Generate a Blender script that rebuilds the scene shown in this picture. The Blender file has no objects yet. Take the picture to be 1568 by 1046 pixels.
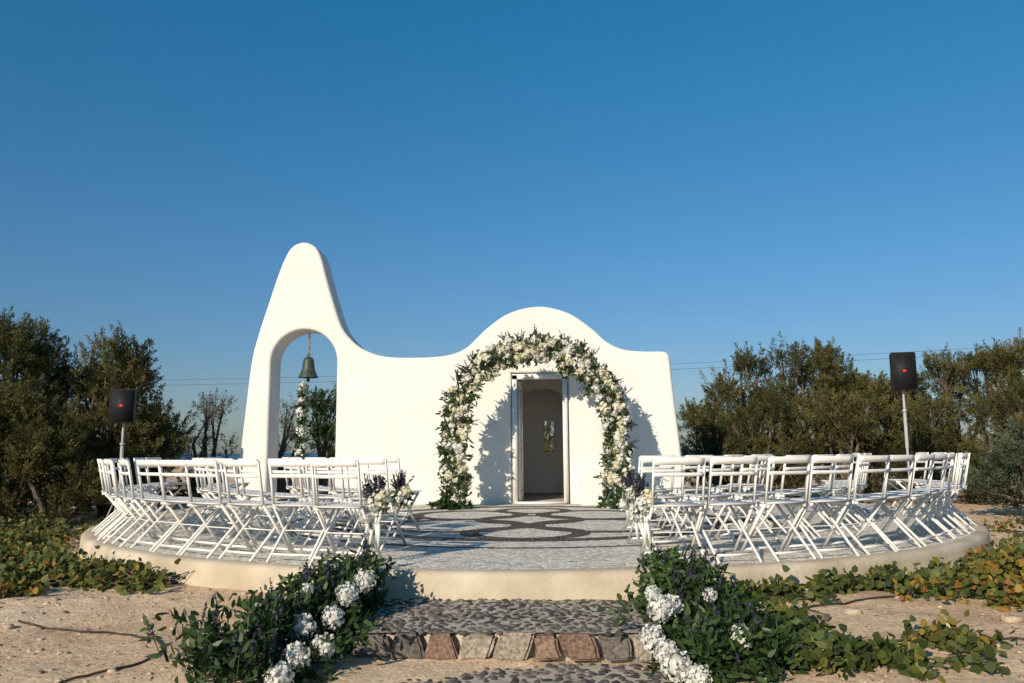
import bpy, math, random
import numpy as np
from mathutils import Matrix, Vector, noise
rng=np.random.default_rng(7); random.seed(7)
scene=bpy.context.scene
C3,S3=math.cos(math.radians(3)),math.sin(math.radians(3))
CAMX,CAMY,CAMZ=0.383,-11.9,0.9
def S(X,Y):   # right / forward distances measured from the path's lower end -> site coordinates
    return CAMX+X*C3-Y*S3, CAMY+X*S3+Y*C3

# ---------------------------------------------------------------- materials
def newmat(name):
    m=bpy.data.materials.new(name); m.use_nodes=True
    nt=m.node_tree; nt.nodes.clear()
    o=nt.nodes.new('ShaderNodeOutputMaterial')
    b=nt.nodes.new('ShaderNodeBsdfPrincipled')
    nt.links.new(b.outputs[0],o.inputs[0])
    return m,nt,b,o
def N(nt,t,**k):
    n=nt.nodes.new(t)
    for a,v in k.items(): setattr(n,a,v)
    return n
def ramp(nt,stops,interp='LINEAR'):
    r=N(nt,'ShaderNodeValToRGB'); cr=r.color_ramp; cr.interpolation=interp
    while len(cr.elements)>1: cr.elements.remove(cr.elements[0])
    cr.elements[0].position=stops[0][0]; cr.elements[0].color=(*stops[0][1],1)
    for p,c in stops[1:]:
        e=cr.elements.new(p); e.color=(*c,1)
    return r
def tex(nt,kind,scale,**k):
    tc=N(nt,'ShaderNodeTexCoord'); n=N(nt,kind)
    nt.links.new(tc.outputs['Object'],n.inputs['Vector']); n.inputs['Scale'].default_value=scale
    for a,v in k.items():
        if a in n.inputs: n.inputs[a].default_value=v
    return n
def mixc(nt,fac,a,b,mode='MIX'):
    m=N(nt,'ShaderNodeMix',data_type='RGBA',blend_type=mode)
    for s,v in ((0,fac),(6,a),(7,b)):
        if hasattr(v,'is_linked') or hasattr(v,'links'): nt.links.new(v,m.inputs[s])
        else: m.inputs[s].default_value=(*v,1) if isinstance(v,tuple) else v
    return m.outputs[2]
def bump(nt,b,h,strength=.3,dist=.01,prev=None):
    n=N(nt,'ShaderNodeBump'); n.inputs['Strength'].default_value=strength; n.inputs['Distance'].default_value=dist
    nt.links.new(h,n.inputs['Height'])
    if prev: nt.links.new(prev,n.inputs['Normal'])
    nt.links.new(n.outputs[0],b.inputs['Normal']); return n.outputs[0]
def noisy(name,c1,c2,scale=3,rough=.8,bs=.2,bscale=40,bd=.004,spec=.3):
    m,nt,b,o=newmat(name)
    n=tex(nt,'ShaderNodeTexNoise',scale,Detail=6.0)
    r=ramp(nt,[(.35,c1),(.65,c2)]); nt.links.new(n.outputs['Fac'],r.inputs[0]); nt.links.new(r.outputs[0],b.inputs['Base Color'])
    b.inputs['Roughness'].default_value=rough; b.inputs['Specular IOR Level'].default_value=spec
    if bs:
        n2=tex(nt,'ShaderNodeTexNoise',bscale,Detail=4.0); bump(nt,b,n2.outputs['Fac'],bs,bd)
    return m
def attrmat(name,stops,rough=.6,trans=.3,spec=.3,interp='LINEAR',noise_amt=0):
    m,nt,b,o=newmat(name)
    a=N(nt,'ShaderNodeAttribute',attribute_name='rnd'); r=ramp(nt,stops,interp)
    nt.links.new(a.outputs['Fac'],r.inputs[0]); col=r.outputs[0]
    if noise_amt:
        n=tex(nt,'ShaderNodeTexNoise',45,Detail=5.0)
        rr=ramp(nt,[(.3,(1-noise_amt,)*3),(.7,(1+noise_amt*.4,)*3)]); nt.links.new(n.outputs['Fac'],rr.inputs[0])
        col=mixc(nt,1.0,col,rr.outputs[0],'MULTIPLY'); bump(nt,b,n.outputs['Fac'],.6,.012)
    nt.links.new(col,b.inputs['Base Color']); b.inputs['Roughness'].default_value=rough
    b.inputs['Specular IOR Level'].default_value=spec
    if trans:
        t=N(nt,'ShaderNodeBsdfTranslucent'); nt.links.new(col,t.inputs[0])
        mx=N(nt,'ShaderNodeMixShader'); mx.inputs[0].default_value=trans
        nt.links.new(b.outputs[0],mx.inputs[1]); nt.links.new(t.outputs[0],mx.inputs[2]); nt.links.new(mx.outputs[0],o.inputs[0])
    return m
M={}
M['plaster']=noisy('white_plaster',(.70,.675,.63),(.77,.74,.695),1.1,.85,.35,12,.006)
M['plaster_in']=noisy('interior_plaster',(.80,.78,.76),(.84,.82,.80),2,.9,.2,20,.004)
M['paint']=noisy('white_paint',(.75,.73,.69),(.83,.805,.76),9,.45,.1,60,.001,.4)
M['seat']=noisy('seat_paint',(.60,.59,.58),(.72,.70,.68),14,.5,.1,60,.001,.4)
M['black']=noisy('black_plastic',(.010,.010,.011),(.018,.018,.020),20,.6,.3,200,.001,.2)
M['metal']=noisy('pole_metal',(.35,.35,.36),(.45,.45,.46),10,.4,0)
M['bronze']=noisy('bell_bronze',(.022,.040,.032),(.05,.075,.055),14,.5,.2,40,.002,.4)
M['rope']=noisy('rope',(.3,.2,.1),(.42,.3,.16),30,.9,.3,90,.003)
M['bark']=noisy('bark',(.07,.05,.038),(.17,.13,.10),8,.95,.6,30,.01)
M['rim']=noisy('rim_concrete',(.42,.345,.25),(.60,.51,.39),1.9,.9,.7,24,.009)
M['hose']=noisy('hose_rubber',(.03,.022,.016),(.07,.055,.04),10,.8,0)
M['wire']=noisy('wire',(.08,.08,.09),(.1,.1,.1),10,.7,0)
M['ribbon']=noisy('ribbon',(.72,.70,.66),(.8,.78,.74),10,.6,0)
M['floor_in']=noisy('interior_floor',(.34,.31,.28),(.44,.40,.36),3,.8,0)
M['tam']=attrmat('tamarisk_foliage',[(0,(.032,.037,.014)),(.38,(.080,.083,.028)),(.72,(.155,.14,.048)),(1,(.25,.195,.085))],.7,.33,.15)
M['tamdry']=attrmat('dry_foliage',[(0,(.07,.06,.045)),(1,(.17,.14,.10))],.8,.2,.2)
M['olive']=attrmat('olive_foliage',[(0,(.045,.06,.035)),(1,(.12,.14,.08))],.5,.25,.4)
M['vine']=attrmat('vine_leaves',[(0,(.040,.060,.016)),(.55,(.095,.125,.030)),(.80,(.20,.19,.04)),(.90,(.38,.25,.045)),(1,(.34,.12,.03))],.55,.4,.3)
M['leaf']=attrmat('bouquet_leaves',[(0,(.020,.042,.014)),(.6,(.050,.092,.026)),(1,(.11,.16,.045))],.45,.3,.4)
M['white']=attrmat('white_petals',[(0,(.62,.62,.54)),(.4,(.78,.77,.72)),(1,(.85,.84,.80))],.6,.3,.2)
M['cream']=attrmat('cream_petals',[(0,(.60,.55,.34)),(.35,(.80,.75,.58)),(1,(.86,.83,.72))],.6,.3,.2)
M['purple']=attrmat('purple_florets',[(0,(.02,.014,.035)),(.6,(.055,.035,.10)),(1,(.14,.12,.20))],.6,.2,.2)
M['stone']=attrmat('riser_stone',[(0,(.13,.115,.10)),(.22,(.24,.155,.115)),(.40,(.34,.285,.225)),(.55,(.18,.155,.135)),(.70,(.28,.19,.14)),(.85,(.38,.32,.255))],.9,0,.2,'CONSTANT',.6)
M['cob']=attrmat('cobble_stone',[(0,(.055,.05,.048)),(.45,(.11,.098,.09)),(.75,(.18,.155,.135)),(.88,(.17,.105,.08)),(1,(.28,.24,.20))],.75,0,.25,'LINEAR',.35)
M['rock']=attrmat('loose_rock',[(0,(.28,.21,.15)),(.5,(.48,.37,.27)),(1,(.62,.51,.39))],.95,0,.1,'LINEAR',.35)
M['litter']=attrmat('dry_litter',[(0,(.08,.055,.035)),(1,(.30,.21,.12))],.9,.1,.1)
M['mortar']=noisy('mortar',(.38,.325,.26),(.54,.47,.385),6,.95,.5,50,.005)
m,nt,b,o=newmat('red_led'); b.inputs['Base Color'].default_value=(.8,.02,.01,1); b.inputs['Emission Color'].default_value=(1,.05,.02,1); b.inputs['Emission Strength'].default_value=.6; M['led']=m

# ground soil
m,nt,b,o=newmat('dry_soil')
n1=tex(nt,'ShaderNodeTexNoise',.9,Detail=8.0,Roughness=.65); r1=ramp(nt,[(.30,(.56,.39,.255)),(.5,(.74,.545,.37)),(.68,(.86,.68,.49))]); nt.links.new(n1.outputs['Fac'],r1.inputs[0])
n2=tex(nt,'ShaderNodeTexNoise',26,Detail=9.0,Roughness=.8); r2=ramp(nt,[(.34,(.60,.56,.52)),(.55,(1.06,1.05,1.04))]); nt.links.new(n2.outputs['Fac'],r2.inputs[0])
v=tex(nt,'ShaderNodeTexVoronoi',38); r3=ramp(nt,[(.0,(.66,.63,.6)),(.3,(1,1,1)),(.9,(1.15,1.13,1.1))]); nt.links.new(v.outputs['Color'],r3.inputs[0])
c=mixc(nt,1.0,r1.outputs[0],r2.outputs[0],'MULTIPLY'); c=mixc(nt,.5,c,r3.outputs[0],'MULTIPLY'); nt.links.new(c,b.inputs['Base Color'])
b.inputs['Roughness'].default_value=1; b.inputs['Specular IOR Level'].default_value=.05
p=bump(nt,b,n2.outputs['Fac'],.7,.03); 
bump(nt,b,v.outputs['Distance'],.4,-.008,p); M['soil']=m
# sea
m,nt,b,o=newmat('sea_water'); b.inputs['Base Color'].default_value=(.02,.07,.13,1); b.inputs['Roughness'].default_value=.35
n=tex(nt,'ShaderNodeTexNoise',.15,Detail=4.0); bump(nt,b,n.outputs['Fac'],.5,1.0); M['sea']=m
# pebble mosaic
def cobble(name,scale,stops,joint,jw,bd,rand=1.0,bs=.9):
    m,nt,b,o=newmat(name)
    tc=N(nt,'ShaderNodeTexCoord'); nn=N(nt,'ShaderNodeTexNoise'); nn.inputs['Scale'].default_value=5; nt.links.new(tc.outputs['Object'],nn.inputs['Vector'])
    vm=N(nt,'ShaderNodeVectorMath',operation='MULTIPLY_ADD'); nt.links.new(nn.outputs['Color'],vm.inputs[0]); vm.inputs[1].default_value=(.07,.07,0); nt.links.new(tc.outputs['Object'],vm.inputs[2])
    ve=N(nt,'ShaderNodeTexVoronoi',feature='DISTANCE_TO_EDGE'); vc=N(nt,'ShaderNodeTexVoronoi')
    for q in (ve,vc):
        q.inputs['Scale'].default_value=scale; q.inputs['Randomness'].default_value=rand; nt.links.new(vm.outputs[0],q.inputs['Vector'])
    sx=N(nt,'ShaderNodeSeparateColor'); nt.links.new(vc.outputs['Color'],sx.inputs[0])
    r=ramp(nt,stops); nt.links.new(sx.outputs[0],r.inputs[0])
    j=ramp(nt,[(jw*.6,(0,0,0)),(jw*1.4,(1,1,1))]); nt.links.new(ve.outputs['Distance'],j.inputs[0])
    n2=tex(nt,'ShaderNodeTexNoise',60,Detail=5.0); r2=ramp(nt,[(.3,(.75,.75,.75)),(.7,(1.12,1.12,1.12))]); nt.links.new(n2.outputs['Fac'],r2.inputs[0])
    stone=mixc(nt,1.0,r.outputs[0],r2.outputs[0],'MULTIPLY')
    h=ramp(nt,[(0,(0,0,0)),(.12,(.7,.7,.7)),(.4,(1,1,1))]); nt.links.new(ve.outputs['Distance'],h.inputs[0])
    b.inputs['Roughness'].default_value=.9; b.inputs['Specular IOR Level'].default_value=.05
    return m,nt,b,stone,j,h,tc,joint,bd,bs
m,nt,b,stone,j,h,tc,joint,bd,bs=cobble('pebble_mosaic',21,[(0,(.40,.375,.335)),(.2,(.66,.62,.55)),(.6,(.86,.81,.72)),(1,(.95,.90,.81))],(.50,.44,.36),.06,.007,1.0,.6)
acc=None
sep=N(nt,'ShaderNodeVectorMath',operation='MULTIPLY'); nt.links.new(tc.outputs['Object'],sep.inputs[0]); sep.inputs[1].default_value=(1,1,0)
wn=N(nt,'ShaderNodeTexNoise'); wn.inputs['Scale'].default_value=14; nt.links.new(tc.outputs['Object'],wn.inputs['Vector'])
wv=N(nt,'ShaderNodeVectorMath',operation='MULTIPLY_ADD'); nt.links.new(wn.outputs['Color'],wv.inputs[0]); wv.inputs[1].default_value=(.05,.05,0); nt.links.new(sep.outputs[0],wv.inputs[2])
for (cx,cy,r,w) in [(-.86,-.35,.74,.11),(.94,-.35,.74,.11),(-.86,-1.95,.80,.11),(.94,-1.95,.80,.11),(.04,-1.15,.62,.11),(.04,-2.85,.62,.11),(.04,.4,.5,.10),(.04,-1.15,2.45,.13),(-2.1,-1.15,.6,.09),(2.2,-1.15,.6,.09),(.04,-1.15,3.1,.05)]:
    d=N(nt,'ShaderNodeVectorMath',operation='DISTANCE'); nt.links.new(wv.outputs[0],d.inputs[0]); d.inputs[1].default_value=(cx+.025,cy+.025,0)
    a=N(nt,'ShaderNodeMath',operation='SUBTRACT'); nt.links.new(d.outputs['Value'],a.inputs[0]); a.inputs[1].default_value=r
    ab=N(nt,'ShaderNodeMath',operation='ABSOLUTE'); nt.links.new(a.outputs[0],ab.inputs[0])
    l=N(nt,'ShaderNodeMath',operation='LESS_THAN'); nt.links.new(ab.outputs[0],l.inputs[0]); l.inputs[1].default_value=w
    if acc is None: acc=l.outputs[0]
    else:
        mm=N(nt,'ShaderNodeMath',operation='MAXIMUM'); nt.links.new(acc,mm.inputs[0]); nt.links.new(l.outputs[0],mm.inputs[1]); acc=mm.outputs[0]
dark=mixc(nt,1.0,stone,(.085,.08,.08),'MULTIPLY')
jd=mixc(nt,acc,joint,(.20,.18,.16))
c=mixc(nt,j.outputs[0],jd,mixc(nt,acc,stone,dark)); nt.links.new(c,b.inputs['Base Color']); bump(nt,b,h.outputs[0],bs,bd)
M['mosaic']=m

# ---------------------------------------------------------------- mesh builder
class MB:
    def __init__(s): s.v=[]; s.f=[]; s.n=0
    def add(s,verts,faces,mat=0,rnd=0.5):
        verts=np.asarray(verts,float).reshape(-1,3); faces=np.asarray(faces,int)
        k=len(faces); 
        rn=np.full(k,rnd) if np.isscalar(rnd) else np.asarray(rnd,float)
        s.v.append(verts); s.f.append((faces+s.n,mat,rn)); s.n+=len(verts)
    def polys(s,P,mat=0,rnd=.5):  # P (N,k,3)
        n,k,_=P.shape; s.add(P.reshape(-1,3),np.arange(n*k).reshape(n,k),mat,rnd)
    def tmpl(s,tv,tf,centers,scales,mat=0,rnd=.5,rot=True,jit=0):
        for i,(c,sc) in enumerate(zip(centers,scales)):
            v=tv*np.asarray(sc)
            if jit: v=v*(1+rng.uniform(-jit,jit,(len(tv),1)))
            if rot:
                a=rng.uniform(0,6.28); R=np.array([[math.cos(a),-math.sin(a),0],[math.sin(a),math.cos(a),0],[0,0,1]]); v=v@R.T
            s.add(v+np.asarray(c),tf,mat,rnd if np.isscalar(rnd) else rnd[i])
    def beam(s,a,b,w,t,mat=0,side=(1,0,0),rnd=.5):
        a=np.array(a,float); b=np.array(b,float); d=b-a; d/=np.linalg.norm(d)
        u=np.array(side,float); u-=d*(u@d); u/=np.linalg.norm(u); q=np.cross(d,u)
        vs=[]
        for p in (a,b):
            for su,sq in ((-1,-1),(1,-1),(1,1),(-1,1)): vs.append(p+u*su*w/2+q*sq*t/2)
        s.add(vs,[(0,3,2,1),(4,5,6,7),(0,1,5,4),(1,2,6,5),(2,3,7,6),(3,0,4,7)],mat,rnd)
    def tube(s,pts,rad,sides=6,mat=0,rnd=.5):
        pts=np.asarray(pts,float); n=len(pts); rad=np.broadcast_to(rad,(n,)); vs=[]
        for i in range(n):
            d=pts[min(i+1,n-1)]-pts[max(i-1,0)]; d/=np.linalg.norm(d)+1e-9
            u=np.cross(d,(0,0,1.) if abs(d[2])<.9 else (1.,0,0)); u/=np.linalg.norm(u); q=np.cross(d,u)
            for k in range(sides):
                a=2*math.pi*k/sides; vs.append(pts[i]+rad[i]*(u*math.cos(a)+q*math.sin(a)))
        fs=[(i*sides+k,i*sides+(k+1)%sides,(i+1)*sides+(k+1)%sides,(i+1)*sides+k) for i in range(n-1) for k in range(sides)]
        s.add(vs,fs,mat,rnd)
    def lathe(s,prof,center,sides=32,mat=0,rnd=.5):
        vs=[];n=len(prof)
        for r,z in prof:
            for k in range(sides):
                a=2*math.pi*k/sides; vs.append((center[0]+r*math.cos(a),center[1]+r*math.sin(a),center[2]+z))
        fs=[(i*sides+k,i*sides+(k+1)%sides,(i+1)*sides+(k+1)%sides,(i+1)*sides+k) for i in range(n-1) for k in range(sides)]
        s.add(vs,fs,mat,rnd)
    def mesh(s,name,mats,smooth=False):
        me=bpy.data.meshes.new(name); V=np.concatenate(s.v); me.vertices.add(len(V)); me.vertices.foreach_set('co',V.ravel())
        loops=np.concatenate([f.ravel() for f,_,_ in s.f]); tot=np.concatenate([np.full(len(f),f.shape[1]) for f,_,_ in s.f])
        st=np.concatenate([[0],np.cumsum(tot)[:-1]])
        me.loops.add(len(loops)); me.loops.foreach_set('vertex_index',loops.astype(np.int32))
        me.polygons.add(len(tot)); me.polygons.foreach_set('loop_start',st.astype(np.int32))
        me.polygons.foreach_set('material_index',np.concatenate([np.full(len(f),m) for f,m,_ in s.f]).astype(np.int32))
        me.update(calc_edges=True)
        at=me.attributes.new('rnd','FLOAT','FACE'); at.data.foreach_set('value',np.concatenate([r for _,_,r in s.f]).astype(np.float32))
        for m in mats: me.materials.append(M[m])
        if smooth: me.shade_smooth(); me.set_sharp_from_angle(angle=math.radians(40))
        return me
    def obj(s,name,mats,smooth=False,parent=None):
        o=bpy.data.objects.new(name,s.mesh(name,mats,smooth)); scene.collection.objects.link(o); o.parent=parent; return o
def empty(name,loc=(0,0,0)):
    e=bpy.data.objects.new(name,None); e.location=loc; e.empty_display_size=.2; scene.collection.objects.link(e); return e
def unit(a): return a/(np.linalg.norm(a,axis=-1,keepdims=True)+1e-9)
def leaves(mb,c,d,L,W,mat,rnd,hexa=False,droop=0.0,nrm=None):
    """leaf-shaped polygons: c base, d direction"""
    n=len(c); L=np.broadcast_to(L,(n,))[:,None]; W=np.broadcast_to(W,(n,))[:,None]
    d=unit(d); u=unit(np.cross(d,nrm if nrm is not None else rng.normal(size=(n,3)))); q=np.cross(d,u)
    if hexa:
        P=np.stack([c,c+d*L*.15+u*W*.45+q*L*.06,c+d*L*.6+u*W*.42+q*L*.08,c+d*L,c+d*L*.6-u*W*.42+q*L*.08,c+d*L*.15-u*W*.45+q*L*.06],1)
    else:
        P=np.stack([c,c+d*L*.5+u*W*.5,c+d*L,c+d*L*.5-u*W*.5],1)
    mb.polys(P,mat,rnd)
# icosphere template
import bmesh
def ico(sub):
    bm=bmesh.new(); bmesh.ops.create_icosphere(bm,subdivisions=sub,radius=1); 
    v=np.array([x.co[:] for x in bm.verts]); f=np.array([[y.index for y in x.verts] for x in bm.faces]); bm.free(); return v,f
IV1,IF1=ico(1); IV2,IF2=ico(2)
def blossom(mb,c,r,mat,n=90,ps=.42,base=.6):
    """rounded head of many cupped petals"""
    c=np.asarray(c,float)
    mb.tmpl(IV1,IF1,[c],[r*.72],mat,.1)
    d=unit(rng.normal(size=(n,3))); p=c+d*(r*rng.uniform(.72,1.0,(n,1)))
    nr=unit(d+rng.normal(size=(n,3))*.45)
    u=unit(np.cross(nr,rng.normal(size=(n,3)))); w=np.cross(nr,u); s=r*ps*rng.uniform(.7,1.2,(n,1))
    P=np.stack([p-u*s*.5,p-w*s*.5+nr*s*.15,p+u*s*.5,p+w*s*.5+nr*s*.15],1)
    mb.polys(P,mat,np.clip(base+rng.uniform(-.5,.4,n),0,1))
def spike(mb,c,h,mat,lean=None,leafmat=None):
    d=unit(np.array([rng.normal()*.25,rng.normal()*.25,1]) if lean is None else np.asarray(lean,float))
    c=np.asarray(c,float); mb.tube([c-d*.12,c+d*h],.003,4,leafmat if leafmat is not None else mat)
    n=int(h*260); t=rng.uniform(.05,1,n)[:,None]; p=c+d*h*t
    leaves(mb,p,d*.6+rng.normal(size=(n,3))*.6,.028*(1.15-t[:,0]*.6),.012,mat,rng.uniform(0,1,n))

# ---------------------------------------------------------------- ground
def gz(x,y):
    z=-.20
    if y<-5.7: z-= .085*(-5.7-y)
    r=math.hypot(x,y)
    if r>75: z-= (r-75)*.35
    if r<70 and r>5.9:
        z+= (noise.noise((x*.6,y*.6,3))*.05+noise.noise((x*2.3,y*2.3,9))*.025+noise.noise((x*7,y*7,1))*.014+noise.noise((x*17,y*17,1))*.006)*min(1,(r-5.85)/.5)
        if -1.2<x<1.3 and y<-5: z-=.06
    return z
def axis():
    a=list(np.arange(-11,11.01,.06)); s=.06; x=11
    out=[]
    while x<140: s*=1.18; x+=s; out.append(x)
    return np.array([-q for q in out[::-1]]+a+out)
ax=axis(); ay=np.array([q for q in ax if q<6 or int(q*100)%2==0 or q>11]); ny=len(ay); nxx=len(ax)
V=np.array([(x,y,gz(x,y)) for y in ay for x in ax])
idx=np.arange(ny*nxx).reshape(ny,nxx)
F=np.stack([idx[:-1,:-1],idx[:-1,1:],idx[1:,1:],idx[1:,:-1]],-1).reshape(-1,4)
mb=MB(); mb.add(V,F); g=mb.obj('ground',['soil'],False); g.data.shade_smooth()
mb=MB(); k=96; rr=12000
mb.add([(0,0,-14)]+[(rr*math.cos(2*math.pi*i/k),rr*math.sin(2*math.pi*i/k),-14) for i in range(k)],[(0,1+i,1+(i+1)%k) for i in range(k)]); mb.obj('sea',['sea'])

# ---------------------------------------------------------------- platform
plat=empty('round_terrace')
mb=MB(); k=160; R=5.64
mb.add([(0,0,0)]+[(R*math.cos(2*math.pi*i/k),R*math.sin(2*math.pi*i/k),0) for i in range(k)],[(0,1+i,1+(i+1)%k) for i in range(k)]); mb.obj('pebble_floor',['mosaic'],parent=plat)
mb=MB(); mb.lathe([(5.635,-.02),(5.635,.003),(5.65,.006),(5.725,.004),(5.757,-.008),(5.772,-.03),(5.778,-.07),(5.785,-.6)],(0,0,0),300)
V=mb.v[0]
for i in range(len(V)):
    x,y,z=V[i]; q=1+noise.noise((x*1.7,y*1.7,z*3))*.0016+noise.noise((x*9,y*9,z*9))*.0008; V[i]=(x*q,y*q,z+noise.noise((x*2,y*2,5))*.005)
mb.obj('concrete_rim',['rim'],True,parent=plat)

# ---------------------------------------------------------------- steps
st=empty('stone_steps'); cx=.075; hw=.935
levels=[(-5.75,-6.85,-.19),(-6.85,-8.15,-.37),(-8.15,-9.5,-.55)]
for i,(y0,y1,z) in enumerate(levels):
    mb=MB(); nx,nyy=60,40
    xs=np.linspace(cx-hw,cx+hw,nx); ys=np.linspace(y1,y0,nyy)
    V=np.array([(x,y,z-.006+noise.noise((x*4,y*4,i))*.006) for y in ys for x in xs]); idx=np.arange(nx*nyy).reshape(nyy,nx)
    mb.add(V,np.stack([idx[:-1,:-1],idx[:-1,1:],idx[1:,1:],idx[1:,:-1]],-1).reshape(-1,4)); mb.obj('tread_bed',['mortar'],True,parent=st)
    mb=MB(); cs=[];sc=[];rd=[]; sp=.060; row=0; y=y1+.03
    while y<y0-.0:
        x=cx-hw+.02+(row%2)*sp*.55
        while x<cx+hw-.01:
            px,py=x+rng.normal()*.011,y+rng.normal()*.010
            if rng.random()>.07:
                s_=rng.uniform(.019,.036); cs.append((px,py,z-.012+noise.noise((px*4,py*4,i))*.006)); sc.append((s_*rng.uniform(.9,1.3),s_*rng.uniform(.7,1.0),rng.uniform(.011,.019))); rd.append(float(np.clip(.4+noise.noise((px*2,py*2,i+5))*.35+rng.normal()*.27,0,1)))
            x+=sp*rng.uniform(.88,1.2)
        y+=sp*.86; row+=1
    mb.tmpl(IV2,IF2,cs,sc,0,rd,True,.09); mb.obj('tread_cobbles',['cob'],True,parent=st)
    mb=MB(); mb.beam((cx,(y0+y1)/2+.02,z-.35),(cx,(y0+y1)/2+.02,z-.018),hw*2-.01,abs(y1-y0)-.04); mb.obj('step_core',['mortar'],parent=st)
# riser stones
bm=bmesh.new(); bmesh.ops.create_cube(bm,size=1); bmesh.ops.bevel(bm,geom=bm.edges[:],offset=.1,segments=2,affect='EDGES'); bmesh.ops.triangulate(bm,faces=bm.faces[:])
bmesh.ops.subdivide_edges(bm,edges=bm.edges[:],cuts=1); bmesh.ops.triangulate(bm,faces=bm.faces[:])
bm.verts.index_update(); SV=np.array([q.co[:] for q in bm.verts]); SF=np.array([[y.index for y in q.verts] for q in bm.faces]); bm.free()
mb=MB()
def stonev(sx,sy,sz,seed):
    v=SV*np.array([sx,sy,sz]); tl=rng.uniform(-.4,.4); tr=rng.uniform(-.4,.4)
    v[:,0]+= v[:,2]*np.where(v[:,0]>0,tr,tl)
    for q in range(len(v)):
        n=noise.noise_vector((v[q][0]*11+seed*3.1,v[q][1]*11,v[q][2]*11)); v[q]+=np.array(n)*.020
    return v
cols=[.58,.0,.25,.88,.45,.72,.25,.58,.88,.1,.45,.62]
ci=0
for li,(y0,y1,z) in enumerate(levels):
    x=cx-hw-.01
    while x<cx+hw-.05:
        w=rng.uniform(.08,.29); w=min(w,cx+hw-x)
        v=stonev(w*.95,.14,.15+rng.uniform(-.025,.01),ci); mb.add(v+np.array([x+w/2,y1+.035,z-.088]),SF,0,cols[ci%12]+.01); x+=w+.014; ci+=1
mb.obj('riser_stones',['stone'],True,parent=st)

# ---------------------------------------------------------------- chapel
def catmull(P,n=8):
    P=[np.array(p,float) for p in P]; out=[]
    for i in range(len(P)-1):
        p0=P[max(i-1,0)];p1=P[i];p2=P[i+1];p3=P[min(i+2,len(P)-1)]
        for k in range(n):
            t=k/n; out.append(.5*((2*p1)+(-p0+p2)*t+(2*p0-5*p1+4*p2-p3)*t*t+(-p0+3*p1-3*p2+p3)*t**3))
    out.append(P[-1]); return [tuple(o) for o in out]
def slab(name,outs,y0,thick,bev,mat,parent,z0=0):
    cu=bpy.data.curves.new(name,'CURVE'); cu.dimensions='2D'; cu.fill_mode='BOTH'
    for o in outs:
        sp=cu.splines.new('POLY'); sp.points.add(len(o)-1)
        for i,(x,z) in enumerate(o): sp.points[i].co=(x,z,0,1)
        sp.use_cyclic_u=True
    cu.extrude=thick/2-bev; cu.bevel_depth=bev; cu.bevel_resolution=4; cu.offset=-bev
    ob=bpy.data.objects.new(name+'_c',cu); scene.collection.objects.link(ob)
    dg=bpy.context.evaluated_depsgraph_get(); me=bpy.data.meshes.new_from_object(ob.evaluated_get(dg)); bpy.data.objects.remove(ob)
    me.transform(Matrix.Translation((0,y0+thick/2,z0))@Matrix.Rotation(math.radians(90),4,'X'))
    me.materials.clear(); me.materials.append(M[mat]); me.shade_smooth(); me.set_sharp_from_angle(angle=math.radians(35))
    o=bpy.data.objects.new(name,me); scene.collection.objects.link(o); o.parent=parent; return o
ch=empty('white_chapel')
top=catmull([(-5.24,-.05),(-5.13,.81),(-4.99,2.39),(-4.88,2.95),(-4.72,3.50),(-4.57,4.0),(-4.43,4.38),(-4.30,4.58),(-4.10,4.655),(-3.90,4.58),(-3.77,4.38),(-3.66,4.0),(-3.54,3.61),(-3.37,3.12),(-3.2,2.88),(-2.96,2.69),(-2.57,2.56),(-1.95,2.535),(-1.45,2.575),(-1.13,2.71),(-.79,3.03),(-.388,3.30),(.129,3.41),(.64,3.29),(1.036,3.02),(1.316,2.765),(1.595,2.63),(1.95,2.59),(2.25,2.585),(2.35,2.55),(2.385,2.45),(2.42,2.0),(2.52,.9),(2.60,-.05)])
dL,dR,dT=-.36,.62,2.24
bx,bw,bs=-4.03,.59,2.47
belln=[(bx+bw,-.05)]+[(bx+bw*math.cos(a),bs+bw*math.sin(a)) for a in np.linspace(0,math.pi,25)]+[(bx-bw,-.05)]
out=top+[(dR,-.05),(dR,dT),(dL,dT),(dL,-.05)]+belln
slab('facade_wall',[out],1.95,.56,.055,'plaster',ch)
# vaulted room
mb=MB(); xc=.13
def prof(hw_,sp,h):
    return [(xc-hw_,0)]+[(xc-hw_*math.cos(a),sp+h*math.sin(a)) for a in np.linspace(0,math.pi,24)]+[(xc+hw_,0)]
pi_,po=prof(1.0,1.6,.85),prof(1.22,1.75,1.15)
for (pf,mat,fl) in ((pi_,0,1),(po,1,0)):
    vs=[(x,2.505,z) for x,z in pf]+[(x,5.2,z) for x,z in pf]; n=len(pf)
    mb.add(vs,[(i,i+1,n+i+1,n+i) for i in range(n-1)],mat)
mb.obj('vaulted_room',['plaster_in','plaster'],True,parent=ch)
slab('rear_wall',[[(x,z) for x,z in po],[(.14,.86),(.38,.86),(.38,1.52),(.14,1.52)]],5.2,.2,.01,'plaster_in',ch)
# shallow arched rib before the rear wall
rib=[(xc-.995,0)]+[(xc-.995*math.cos(a),1.6+.845*math.sin(a)) for a in np.linspace(0,math.pi,24)]+[(xc+.995,0),(xc+.72,0)]+[(xc+.72*math.cos(a),1.45+.72*math.sin(a)) for a in np.linspace(0,math.pi,24)]+[(xc-.72,0)]
slab('arched_rib',[rib],4.55,.22,.01,'plaster_in',ch)
mb=MB(); mb.beam((xc,2.0,.006),(xc,5.2,.006),1.99,.02); o=mb.obj('room_floor',['floor_in'],parent=ch)
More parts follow.
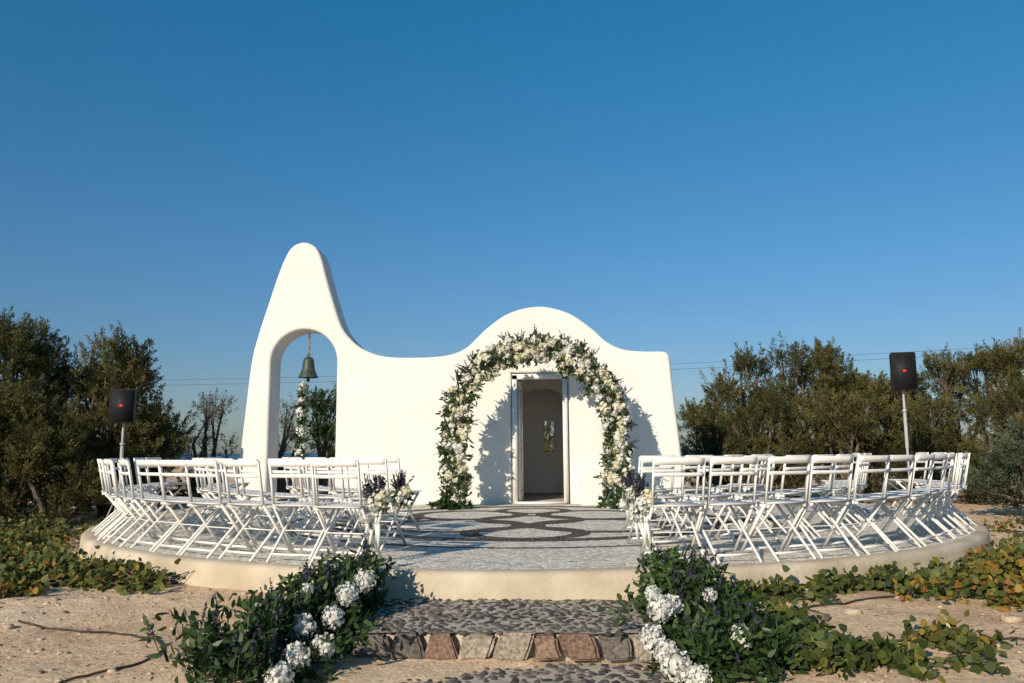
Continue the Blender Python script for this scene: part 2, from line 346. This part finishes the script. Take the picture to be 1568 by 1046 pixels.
# door frame and leaves
mb=MB(); yf=1.965
for x in (dL+.055,dR-.055): mb.beam((x,yf,0),(x,yf,dT-.045),.085,.08)
mb.beam((dL+.015,yf,dT-.07),(dR-.015,yf,dT-.07),.08,.09,side=(0,1,0))
mb.beam((dL+.05,yf,.02),(dR-.05,yf,.02),.14,.035,side=(0,1,0)); mb.obj('door_frame',['paint'],parent=ch)
def leafdoor(a0,dd,L):
    mb=MB(); a0=np.array(a0,float); dd=np.array(dd,float); dd/=np.linalg.norm(dd); dd*=L
    for (u0,u1,z0,z1) in ((0,.16,.03,2.1),(.84,1,.03,2.1)):
        m_=(u0+u1)/2; p=a0+dd*m_; mb.beam(p+[0,0,z0],p+[0,0,z1],L*(u1-u0),.042,side=dd)
    for z0,z1 in ((.03,.2),(.95,1.05),(1.98,2.1)): mb.beam(a0+dd*.16+[0,0,(z0+z1)/2],a0+dd*.84+[0,0,(z0+z1)/2],.04,z1-z0,side=(1,0,0))
    mb.beam(a0+dd*.16+[0,0,.575],a0+dd*.84+[0,0,.575],.016,.76,side=(1,0,0)); mb.beam(a0+dd*.16+[0,0,1.515],a0+dd*.84+[0,0,1.515],.016,.94,side=(1,0,0))
    mb.obj('door_leaf',['paint','metal'],parent=ch)
leafdoor((dL+.115,yf+.06,0),(.04,.44,0),.44)
leafdoor((dR-.068,yf+.06,0),(.0,.46,0),.43)
mb=MB(); # window frame rear
for x in (.15,.37): mb.beam((x,5.29,.87),(x,5.29,1.51),.02,.03)
mb.obj('window_frame',['paint'],parent=ch)
# masonry pedestal by the door
def rrect(x0,x1,z0,z1,r):
    o=[(x0,z0)]
    o+=[(x0+r-r*math.cos(a),z1-r+r*math.sin(a)) for a in np.linspace(0,math.pi/2,7)]
    o+=[(x1-r+r*math.sin(a),z1-r+r*math.cos(a)) for a in np.linspace(0,math.pi/2,7)]
    return o+[(x1,z0)]
pd=empty('plaster_pedestal'); slab('block',[rrect(.80,1.20,-.05,.57,.08)],1.58,.365,.035,'plaster',pd)

# ---------------------------------------------------------------- bell
bl=empty('church_bell'); mb=MB(); bc=(-4.03,2.23,0)
mb.lathe([(0,2.60),(.05,2.595),(.085,2.56),(.10,2.50),(.108,2.42),(.125,2.34),(.155,2.27),(.175,2.24),(.175,2.225),(.155,2.225),(.11,2.32),(.09,2.5),(0,2.56)],bc,32); 
mb.tube([(bc[0],bc[1],2.6),(bc[0]-.03,bc[1],2.63),(bc[0],bc[1],2.67),(bc[0]+.03,bc[1],2.63),(bc[0],bc[1],2.6)],.012,6); mb.obj('bell_body',['bronze'],True,parent=bl)
mb=MB(); 
for i in range(9):
    z=2.66+i*.044; mb.tube([(bc[0]+.018*math.cos(t)*(i%2),bc[1]+.018*math.cos(t)*((i+1)%2),z+.028*math.sin(t)) for t in np.linspace(0,6.28,9)],.006,5)
mb.tube([(bc[0]-.02,bc[1],2.66),(bc[0]+.035,bc[1]+.01,2.85),(bc[0],bc[1],3.04)],.008,5); mb.obj('hanging_chain',['rope'],parent=bl)
mb=MB(); mb.tube([(bc[0],bc[1],2.5),(bc[0],bc[1],2.2)],.012,6); mb.tmpl(IV2,IF2,[(bc[0],bc[1],2.18)],[.035]); mb.obj('clapper',['bronze'],True,parent=bl)
mb=MB(); mb.tube([(bc[0],bc[1],2.16),(bc[0]-.03,bc[1],1.5),(bc[0]-.01,bc[1],.6)],.007,5,1)
gy=bc[1]-.20
for z,r in ((2.06,.09),(1.99,.07),(1.80,.09),(1.60,.10),(1.52,.08),(1.28,.10),(1.20,.08),(1.00,.08),(.91,.10),(.72,.10)):
    blossom(mb,(bc[0]+rng.uniform(-.07,.03),gy,z),r,0,60,.5)
for z in np.arange(.7,2.1,.03):
    n=8; leaves(mb,np.tile([bc[0]-.02,gy,z],(n,1)),rng.normal(size=(n,3))+[0,0,-.3],.12,.045,1,rng.uniform(0,1,n),True)
mb.obj('bell_pull_garland',['white','leaf'],parent=bl)

# ---------------------------------------------------------------- flower arch
mb=MB(); ac=(.06,.95); ar=1.28; az=1.24
def archp(t): # t 0..1 
    legs=az; arc=math.pi*ar; tot=2*legs+arc; s=t*tot
    if s<legs: return np.array([ac[0]-ar,ac[1],s]),np.array([-1.,0,0])
    if s<legs+arc:
        a=math.pi-(s-legs)/ar; return np.array([ac[0]+ar*math.cos(a),ac[1],az+ar*math.sin(a)]),np.array([math.cos(a),0,math.sin(a)])
    return np.array([ac[0]+ar,ac[1],tot-s]),np.array([1.,0,0])
mb.tube([archp(t)[0] for t in np.linspace(0,1,60)],.02,6,3)
NB=325
for i in range(NB):
    t=(i+rng.uniform(0,1))/NB; p,nr=archp(t)
    if noise.noise((t*22,0,1))<-.36: continue
    w=.18+noise.noise((t*14,3,1))*.06
    off=nr*rng.uniform(-w,w)+np.array([0,rng.uniform(-.15,.05),0]); r=rng.uniform(.045,.10)
    blossom(mb,p+off,r,0 if rng.random()<.4 else 1,34,.75,.65)
for i in range(480):
    t=rng.uniform(0,1); p,nr=archp(t); n=9; q=p+nr*rng.uniform(-.21,.21)+np.array([0,rng.uniform(-.15,.05),0])
    d=rng.normal(size=(n,3))+nr*rng.choice([-.6,.6]); leaves(mb,np.tile(q,(n,1))+rng.normal(size=(n,3))*.03,d,rng.uniform(.07,.13,n),.04,2,rng.uniform(0,1,n),True)
for t in (.075,.14,.2,.27,.31,.36,.44,.5,.56,.60,.66,.72,.80,.86,.92,.33,.63,.47):
    p,nr=archp(t+rng.uniform(-.01,.01)); s=1 if rng.random()<.75 else -1
    for k in range(7):
        dd=nr*s+rng.normal(size=3)*.5+np.array([0,-.2,.4]); spike(mb,p+nr*s*.17+rng.normal(size=3)*.03+[0,-.08,0],rng.uniform(.10,.19),4,dd,2)
for (x,y) in ((-1.25,.85),(1.38,.85)):
    for k in range(60):
        n=8; leaves(mb,np.tile([x+rng.normal()*.12,y+rng.normal()*.1,.05],(n,1)),rng.normal(size=(n,3))+[0,0,.5],.12,.05,2,rng.uniform(0,.7,n),True)
mb.obj('flower_arch',['white','cream','leaf','bark','purple'])

# ---------------------------------------------------------------- folding chairs
def chair_mesh(var):
    mb=MB(); 
    for s in (-1,1):
        x=.208*s
        mb.beam((x,.22,0),(x,-.15,.455),.015,.022); mb.beam((x,-.148,.45),(x,-.225,.825),.015,.022)
        x=.186*s
        mb.beam((x,-.25,0),(x,.20,.432),.015,.022)
        mb.beam((x,-.17,.432),(x,.215,.432),.016,.026,side=(1,0,0))
    mb.beam((-.20,.175,.055),(.20,.175,.055),.018,.011,side=(0,0,1))
    mb.beam((-.185,-.19,.058),(.185,-.19,.058),.018,.011,side=(0,0,1))
    mb.tube([(-.20,-.01,.235),(.20,-.01,.235)],.005,6)
    for i in range(7):
        y=-.155+i*.062; mb.beam((-.205,y,.456),(.205,y,.456),.050,.012,1,side=(0,1,0))
    def curved(z,h,y):
        n=8; vs=[]
        for i in range(n+1):
            t=i/n; x=-.205+.41*t; yy=y-.022*math.sin(math.pi*t)
            for dy,dz in ((-.006,-h/2),(.006,-h/2),(.006,h/2),(-.006,h/2)): vs.append((x,yy+dy-dz*.2,z+dz))
        fs=[(i*4+k,i*4+(k+1)%4,(i+1)*4+(k+1)%4,(i+1)*4+k) for i in range(n) for k in range(4)]+[(3,2,1,0),(n*4,n*4+1,n*4+2,n*4+3)]
        mb.add(vs,fs,0)
    curved(.805,.058,-.228); curved(.700,.030,-.207)
    return mb.mesh('folding_chair',['paint','seat'])
CM=chair_mesh(0)
def chair(x,y,face,jit=1):
    o=bpy.data.objects.new('folding_chair',CM); scene.collection.objects.link(o)
    o.location=(x,y,.003); o.rotation_euler=(0,0,face+math.radians(rng.normal()*4*jit)); return o
ends=[]
for r,x0,amax,step in ((5.38,1.32,92,.46),(4.34,1.34,84,.50),(3.28,1.40,70,.52)):
    a0=math.asin(x0/r)
    for s in (-1,1):
        a=a0; k=0
        while a<math.radians(amax):
            q=r+rng.normal()*.025
            x=s*q*math.sin(a); y=-q*math.cos(a)
            face=math.atan2(-(0-x), (.1-y))
            chair(x,y,face)
            if k==0: ends.append((s,r,x,y))
            a+=(step+rng.normal()*.012)/r; k+=1
# aisle bouquets
for (s,r,x,y) in ends:
    if r<4: continue
    big=1.15 if r>5 else .9
    mb=MB(); bx_=x-s*.25; by=y-.05; bz=.47
    blossom(mb,(bx_,by-.04,bz),.09*big,0,80,.42); blossom(mb,(bx_+.06,by-.07,bz+.06),.065*big,1,60,.5); blossom(mb,(bx_-.06,by-.04,bz-.08),.065*big,0,60,.5)
    for k in range(22): spike(mb,(bx_+rng.normal()*.035,by+rng.normal()*.03,bz+.07),rng.uniform(.09,.19),3,None,2)
    n=50; leaves(mb,np.tile([bx_,by,bz],(n,1))+rng.normal(size=(n,3))*.04,rng.normal(size=(n,3))+[0,0,.2],.11,.035,2,rng.uniform(0,1,n),True)
    if r>5:
        for k in range(4):
            xx=bx_+(k-1.5)*.035; pts=[(xx,by-.05,bz-.03),(xx+rng.normal()*.01,by-.07,bz-.15),(xx+rng.normal()*.02,by-.055,bz-.28-.04*k%.07)]
            for a,b in zip(pts[:-1],pts[1:]): mb.beam(a,b,.026,.002,4,side=(1,.3,0))
    mb.obj('aisle_bouquet',['white','cream','leaf','purple','ribbon'])

# ---------------------------------------------------------------- step-side flower arrangements
def arrangement(path,balls,n_cl,hs):
    mb=MB(); path=[np.array(p) for p in path]; B=[]
    for (X,Y,z,r) in balls:
        x,y=S(X,Y); B.append((x,y,z)); blossom(mb,(x,y,z),r,1,170,.34,.65); mb.tube([(x,y,z),(x,y+.03,gz(x,y)-.02)],.005,4,0)
    for k in range(n_cl):
        t=rng.uniform(0,len(path)-1); i=min(int(t),len(path)-2); p=path[i]*(1-t+i)+path[i+1]*(t-i)
        X,Y=p[0]+rng.normal()*p[2],p[1]+rng.normal()*.12; x,y=S(X,Y); z0=gz(x,y); h=min(abs(rng.normal()),1.5)*hs*p[3]*.5+.02
        c=np.array([x,y,z0+h])
        # flower heads are left proud of the foliage on their sunny, outward side
        if any(abs(c[0]-q[0])<.09 and -.28<c[1]-q[1]<.04 and c[2]>q[2]-.09 for q in B): continue
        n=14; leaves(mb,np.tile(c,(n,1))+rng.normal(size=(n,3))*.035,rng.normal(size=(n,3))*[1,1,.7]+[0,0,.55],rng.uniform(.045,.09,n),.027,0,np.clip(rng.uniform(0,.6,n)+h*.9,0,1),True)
        if k%5==0: mb.tube([(x,y,z0-.02),(x+rng.normal()*.02,y,z0+h)],.004,4,0)
        if k%4==0: spike(mb,(x,y,z0+h),rng.uniform(.08,.18),2,None,0)
    mb.obj('flower_arrangement',['leaf','white','purple'])
arrangement([(-1.12,5.95,.08,1.35),(-1.22,5.5,.11,1.15),(-1.36,5.0,.15,.85),(-1.50,4.5,.19,.7)],[(-1.00,5.55,.04,.078),(-1.075,5.33,-.01,.078),(-1.10,5.05,-.10,.075),(-1.24,4.90,-.12,.075),(-1.09,4.75,-.20,.075),(-1.20,4.62,-.22,.08),(-1.24,4.42,-.28,.08),(-1.58,4.85,-.13,.06),(-1.30,5.2,.04,.045)],760,.36)
arrangement([(1.10,5.95,.08,1.4),(1.13,5.5,.11,1.15),(1.17,5.0,.14,.85),(1.22,4.5,.16,.7)],[(.90,5.1,-.07,.085),(.99,5.2,-.07,.07),(.80,4.83,-.18,.08),(.85,4.68,-.22,.07),(.88,4.54,-.26,.09),(1.27,4.7,-.16,.08),(.91,5.4,-.03,.055),(.98,4.44,-.30,.075),(1.22,5.15,0,.045)],700,.36)

# ---------------------------------------------------------------- trees
def tree(name,X,Y,h,rx,seed,mat='tam',sprays=520,low=.15,lobes=15,blade=.062,up=.7,nb=64,dens_r=.40):
    global rng
    old=rng; rng=np.random.default_rng(seed)
    x,y=S(X,Y); z0=-.25; mb=MB(); base=np.array([x,y,z0]); L=[]
    for i in range(lobes):
        a=rng.uniform(0,6.28); t=rng.uniform(low,.92)**.8; wid=rx*(1-.62*max(0,(t-.35)/.65)**1.3)
        rad=wid*math.sqrt(rng.uniform(.05,1)); L.append((base+[rad*math.cos(a),rad*math.sin(a),t*h],rng.uniform(.55,1.15)*dens_r))
    L.append((base+[rng.normal()*.15*rx,0,h*.86],dens_r*.7))
    for c,r in L: # limbs
        fork=base+np.array([rng.normal()*.1,rng.normal()*.1,rng.uniform(.15,.3)*h]); mid=(fork+c)/2+rng.normal(size=3)*.1
        mb.tube([base+rng.normal(size=3)*.05,fork,mid,c,c+(c-mid)*.25],[.07,.05,.032,.018,.006],6,1)
        for k in range(4):
            e=c+unit(rng.normal(size=3)+[0,0,.4])*r*1.1; mb.tube([mid*.4+c*.6,(c+e)/2,e],[.014,.009,.003],4,1)
    per=sprays//len(L)
    for c,r in L:
        tone=rng.uniform(-.25,.28)
        for k in range(per):
            d=unit(rng.normal(size=3)+[0,0,.25]); o=c+d*r*rng.uniform(.25,1.0)*[1.1,1.1,1.0]; sd=unit(d*.8+np.array([0,0,up])+rng.normal(size=3)*.3)
            ln=rng.uniform(.14,.38); n=nb; t=rng.uniform(0,1,n)[:,None]
            p=o+sd*ln*t+rng.normal(size=(n,3))*.04*(1.2-t)
            leaves(mb,p,sd+rng.normal(size=(n,3))*.45,blade*rng.uniform(.6,1.2,n),blade*.27,0,np.clip(.42+tone+rng.normal()*.12+rng.normal(size=n)*.13+(t[:,0]-.5)*.15,0,1))
    rng=old
    return mb.obj(name,[mat,'bark'])
tree('tamarisk_tree',-9.2,14.6,3.5,1.35,1,sprays=1150,lobes=30)
tree('tamarisk_tree',-10.9,15.5,3.4,1.4,2,sprays=700)
tree('tamarisk_tree',-7.25,14.6,3.2,.85,3,sprays=620,lobes=17)
tree('tamarisk_tree',-8.1,15.4,2.7,.9,46,sprays=560,lobes=16)
tree('tamarisk_shrub',-8.0,12.9,1.95,1.1,4,sprays=700,low=.02,lobes=20)
tree('tamarisk_shrub',-9.9,12.4,2.2,1.1,41,sprays=560,low=.02,lobes=16)
tree('tamarisk_shrub',-6.75,14.6,1.8,.65,42,sprays=360,low=.02,lobes=10)
tree('tamarisk_shrub',-7.1,12.4,1.25,.6,43,sprays=330,low=.02,lobes=10)
tree('tamarisk_shrub',-8.6,11.6,1.1,.8,44,sprays=380,low=.02,lobes=12)
tree('tamarisk_shrub',-7.6,17.5,1.7,1.0,45,sprays=380,low=.02,lobes=12)
tree('bare_shrub',-6.7,18,2.3,.5,5,'tamdry',150,lobes=9,nb=26,dens_r=.25,blade=.06)
tree('bare_shrub',-5.15,18.2,2.25,.42,6,'tamdry',150,lobes=8,nb=26,dens_r=.25,blade=.06)
tree('green_shrub',-4.45,19,2.5,.5,7,'leaf',240,lobes=9,nb=30,blade=.10)
tree('tamarisk_shrub',.75,21,2.2,.9,8,sprays=300,low=.02,lobes=10)
spec=[(4.35,17,2.65,.75),(5.3,17.6,3.2,.85),(6.15,17.2,3.15,.85),(7.05,17.8,3.6,.5),(7.6,17.2,2.75,.8),(8.6,17.6,2.75,.95),(9.7,17.4,3.15,.95),(10.7,17.6,3.35,1.0),(11.9,17.2,3.2,1.1)]
for i,(X,Y,h,r) in enumerate(spec): tree('tamarisk_tree',X,Y,h,r,20+i,sprays=560,lobes=18,low=.06)
for i,(X,Y,h,r) in enumerate([(4.9,16.2,1.9,.9),(6.6,16.0,2.1,1.0),(8.3,16.0,2.0,1.0),(10.0,15.5,2.1,1.1)]): tree('tamarisk_shrub',X,Y,h,r,60+i,sprays=440,low=.02,lobes=13)
tree('olive_bush',7.9,12.2,1.35,.75,50,'olive',380,low=.05,lobes=12,up=.4)
tree('olive_bush',8.9,11.6,1.3,.7,51,'olive',300,low=.05,lobes=10,up=.4)

# ---------------------------------------------------------------- creeping vines
def vine(name,patches,seed):
    global rng
    old=rng; rng=np.random.default_rng(seed); mb=MB()
    for (X,Y,rx,ry,h,n,yel) in patches:
        n=int(n*.62); cl=[]
        # scraggly runners carry the leaves
        for k in range(max(6,n//22)):
            a=rng.uniform(0,6.28); px,py=X+rng.normal()*rx*.5,Y+rng.normal()*ry*.5; pts=[]; hh=rng.uniform(.1,1.2); yl=rng.random()<yel
            for s in range(9):
                q=S(px,py); z=gz(*q)+.015+h*hh*.6*math.sin(math.pi*s/8)*rng.uniform(.6,1.2); pts.append((q[0],q[1],z)); cl.append((q[0],q[1],z,yl,rng.uniform(.02,.06)))
                a+=rng.normal()*.45; px+=math.cos(a)*rx*.17; py+=math.sin(a)*ry*.17
            mb.tube(pts,rng.uniform(.003,.006),4,1)
        for k in range(n):
            c=cl[rng.integers(len(cl))]; x,y=c[0]+rng.normal()*c[4],c[1]+rng.normal()*c[4]
            if math.hypot(x,y)<5.87: continue
            if abs(x-.075)<1.0 and y<-5.6: continue
            z=max(gz(x,y)+.012,c[2]+rng.normal()*.03)
            m=4; rv=rng.uniform(0,.80,m) if not c[3] else rng.uniform(.5,1,m)
            nr=unit(rng.normal(size=(m,3))*.75+np.array([-.2,-.6,.75]))
            d=rng.normal(size=(m,3)); d-=nr*(d*nr).sum(1,keepdims=True)
            leaves(mb,np.tile([x,y,z],(m,1))+rng.normal(size=(m,3))*.035,d,rng.uniform(.035,.075,m),rng.uniform(.035,.068,m),0,rv,True,nrm=nr)
    rng=old; return mb.obj(name,['vine','bark'])
vine('creeping_vine',[(-4.5,7.6,.75,.4,.22,900,.3),(-3.6,7.0,.7,.25,.18,600,.5),(-2.75,7.2,.35,.10,.12,160,0),(-5.7,9.3,.7,.8,.30,900,.4),(-6.6,10.5,.8,.9,.36,800,.35),(-5.3,8.2,.4,.5,.28,500,.3),(-4.1,6.5,.4,.15,.15,260,.95)],11)
vine('creeping_vine',[(1.75,6.15,.4,.10,.10,260,.0),(2.4,6.5,.5,.12,.12,340,.1),(3.2,6.6,.5,.2,.2,420,.4),(3.65,6.0,.28,.25,.46,700,.85),(4.3,6.5,.5,.5,.38,800,.6),(1.65,5.2,.25,.25,.12,300,.0),(1.95,4.7,.30,.15,.13,260,.05),(2.7,5.0,.3,.10,.08,100,.3),(5.9,8.3,.6,.7,.3,700,.35),(7.3,10.3,.8,.8,.35,600,.2),(5.0,7.3,.5,.4,.3,560,.5)],12)

# loose stones and litter
mb=MB(); cs=[];sc=[];rd=[]; P=[]
for k in range(6500):
    Y=rng.uniform(4.3,11); X=rng.uniform(-1,1)*Y*.72; x,y=S(X,Y)
    if math.hypot(x,y)<5.88 or (abs(x-.075)<1.0 and y<-5.5): continue
    if k%3: 
        s=.004+.0065*rng.exponential(.85); s=min(s,.034); cs.append((x,y,gz(x,y)+s*.05)); sc.append((s*rng.uniform(.8,1.7),s*rng.uniform(.8,1.3),s*.6)); rd.append(rng.uniform(0,1))
    else: P.append((x,y,gz(x,y)+.006))
mb.tmpl(IV1,IF1,cs,sc,0,rd,True,.3); mb.obj('loose_stones',['rock'])
mb=MB(); P=np.array(P); n=len(P); d=rng.normal(size=(n,3))*[1,1,.12]; leaves(mb,P,d,rng.uniform(.02,.07,n),rng.uniform(.004,.016,n),0,rng.uniform(0,1,n),nrm=np.tile([0.1,0,1.],(n,1))); mb.obj('dry_litter',['litter'])
mb=MB()
for (X,Y,s,c) in ((2.02,5.62,.09,.0),(2.35,5.75,.05,.7),(3.3,5.5,.06,.6),(-3.4,5.6,.035,.4),(2.75,5.35,.05,.8),(-2.1,6.05,.04,.9)):
    x,y=S(X,Y); v=IV2*np.array([s*1.3,s,s*.65])
    v=np.array([q+np.array(noise.noise_vector(tuple(q*12+X)))*s*.6 for q in v]); mb.add(v+[x,y,gz(x,y)+s*.1],IF2,0,c)
mb.obj('field_stones',['rock'])
# irrigation hose
for pts in ([(-3.4,5.7),(-2.9,5.55),(-2.5,5.45),(-2.2,5.2),(-2.15,4.9),(-2.4,4.6),(-2.6,4.3)],[(1.5,5.5),(2.2,5.9),(3.0,6.3),(3.8,6.9),(4.6,7.3)],[(1.6,4.9),(2.3,5.1),(3.0,5.15),(3.6,4.9)]):
    c=catmull(pts,8); mb=MB(); mb.tube([(*S(*q),gz(*S(*q))+.010) for q in c],.007,6); mb.obj('irrigation_hose',['hose'],True)

# ---------------------------------------------------------------- speakers
def speaker(X,Y,z0,z1,w,yaw):
    x,y=S(X,Y); e=empty('loudspeaker_on_stand',(x,y,0)); e.rotation_euler=(0,0,yaw); h=z1-z0; d=.3
    cu=bmesh.new(); bmesh.ops.create_cube(cu,size=1)
    for v_ in cu.verts:
        v_.co.x*=w*(1 if v_.co.y<0 else .72); v_.co.y*=d; v_.co.z=v_.co.z*h+(z0+z1)/2
    bmesh.ops.bevel(cu,geom=cu.edges[:],offset=.012,segments=2,affect='EDGES'); me=bpy.data.meshes.new('cabinet'); cu.to_mesh(me); cu.free(); me.materials.append(M['black'])
    o=bpy.data.objects.new('cabinet',me); scene.collection.objects.link(o); o.parent=e
    mb=MB(); mb.beam((0,-d/2-.006,z0+.02),(0,-d/2-.006,z1-.02),w-.04,.008)
    o=mb.obj('grille',['black'],parent=e)
    mb=MB(); mb.beam((0,-d/2-.014,(z0+z1)/2-.012),(0,-d/2-.014,(z0+z1)/2+.018),.04,.006); mb.obj('indicator_badge',['led'],parent=e)
    mb=MB(); mb.tube([(0,0,-.2),(0,0,z0)],.018,10); mb.tube([(0,0,z0*.5),(0,0,z0-.35)],.026,10); mb.tube([(0,0,z0-.33),(0,0,z0-.30)],.035,10)
    for a in (0.5,2.6,4.7): mb.tube([(0,0,.35),(.32*math.cos(a),.32*math.sin(a),-.22)],.010,8)
    mb.obj('tripod_stand',['metal'],True,parent=e)
speaker(-6.0,12.4,1.36,1.88,.36,math.radians(12)); speaker(6.2,12.7,1.80,2.40,.37,math.radians(-8))

# ---------------------------------------------------------------- power line
pl=empty('utility_pole'); x1,y1=S(29.2,46); 
mb=MB(); mb.tube([(x1,y1,-.5),(x1,y1,7.2)],[.16,.11],10); mb.beam((x1-1.2,y1,6.5),(x1+1.2,y1,6.5),.12,.12,side=(0,1,0))
for q in (-1.1,-.4,.4,1.1): mb.tube([(x1+q,y1,6.56),(x1+q,y1,6.78)],.05,8)
mb.obj('pole_with_crossarm',['bark'],parent=pl)
mb=MB(); x0,y0=S(-45,50)
for dz in (0,.32,):
    mb.tube([(x0+(x1-x0)*t,y0+(y1-y0)*t,5.1+dz+1.3*t-3.0*t*(1-t)*.8) for t in np.linspace(0,1,30)],.010,4)
mb.obj('power_lines',['wire'],parent=pl)

# ---------------------------------------------------------------- light
SUN_EL=math.radians(23); AZ=math.radians(28)   # travels (sin,cos)
w=bpy.data.worlds.new('World'); scene.world=w; w.use_nodes=True; nt=w.node_tree; bg=nt.nodes['Background']
sk=nt.nodes.new('ShaderNodeTexSky'); sk.sky_type='NISHITA'; sk.sun_disc=False; sk.sun_elevation=SUN_EL; sk.sun_rotation=math.pi+AZ
sk.air_density=1.0; sk.dust_density=.4; sk.ozone_density=2.5; sk.altitude=0
tc=nt.nodes.new('ShaderNodeTexCoord'); sx=nt.nodes.new('ShaderNodeSeparateXYZ'); nt.links.new(tc.outputs['Generated'],sx.inputs[0])
r=ramp(nt,[(0,(.46,.52,.66)),(.07,(.54,.65,.80)),(.22,(.46,.80,1.0)),(.5,(.22,1.02,1.26)),(.8,(.30,.9,1.1))]); nt.links.new(sx.outputs[2],r.inputs[0])
c=mixc(nt,1.0,sk.outputs[0],r.outputs[0],'MULTIPLY')
nt.links.new(c,bg.inputs[0]); bg.inputs[1].default_value=.094
sl=bpy.data.lights.new('sun','SUN'); sl.energy=5.0; sl.angle=math.radians(.5); sl.color=(1,.865,.68)
so=bpy.data.objects.new('sun',sl); scene.collection.objects.link(so)
dv=Vector((math.sin(AZ)*math.cos(SUN_EL),math.cos(AZ)*math.cos(SUN_EL),-math.sin(SUN_EL))); so.rotation_euler=dv.to_track_quat('-Z','Y').to_euler(); so.location=(-8,-18,10)
# camera
cd=bpy.data.cameras.new('camera'); cd.lens=28.15; cd.sensor_width=36; cd.clip_end=30000; cd.clip_start=.05
co=bpy.data.objects.new('camera',cd); scene.collection.objects.link(co); scene.camera=co
co.matrix_world=Matrix.Translation((CAMX,CAMY,CAMZ))@Matrix.Rotation(math.radians(3),4,'Z')@Matrix.Rotation(math.radians(90+7.76),4,'X')@Matrix.Rotation(math.radians(-.4),4,'Z')
scene.view_settings.view_transform='Standard'; scene.view_settings.look='None'; scene.view_settings.exposure=0
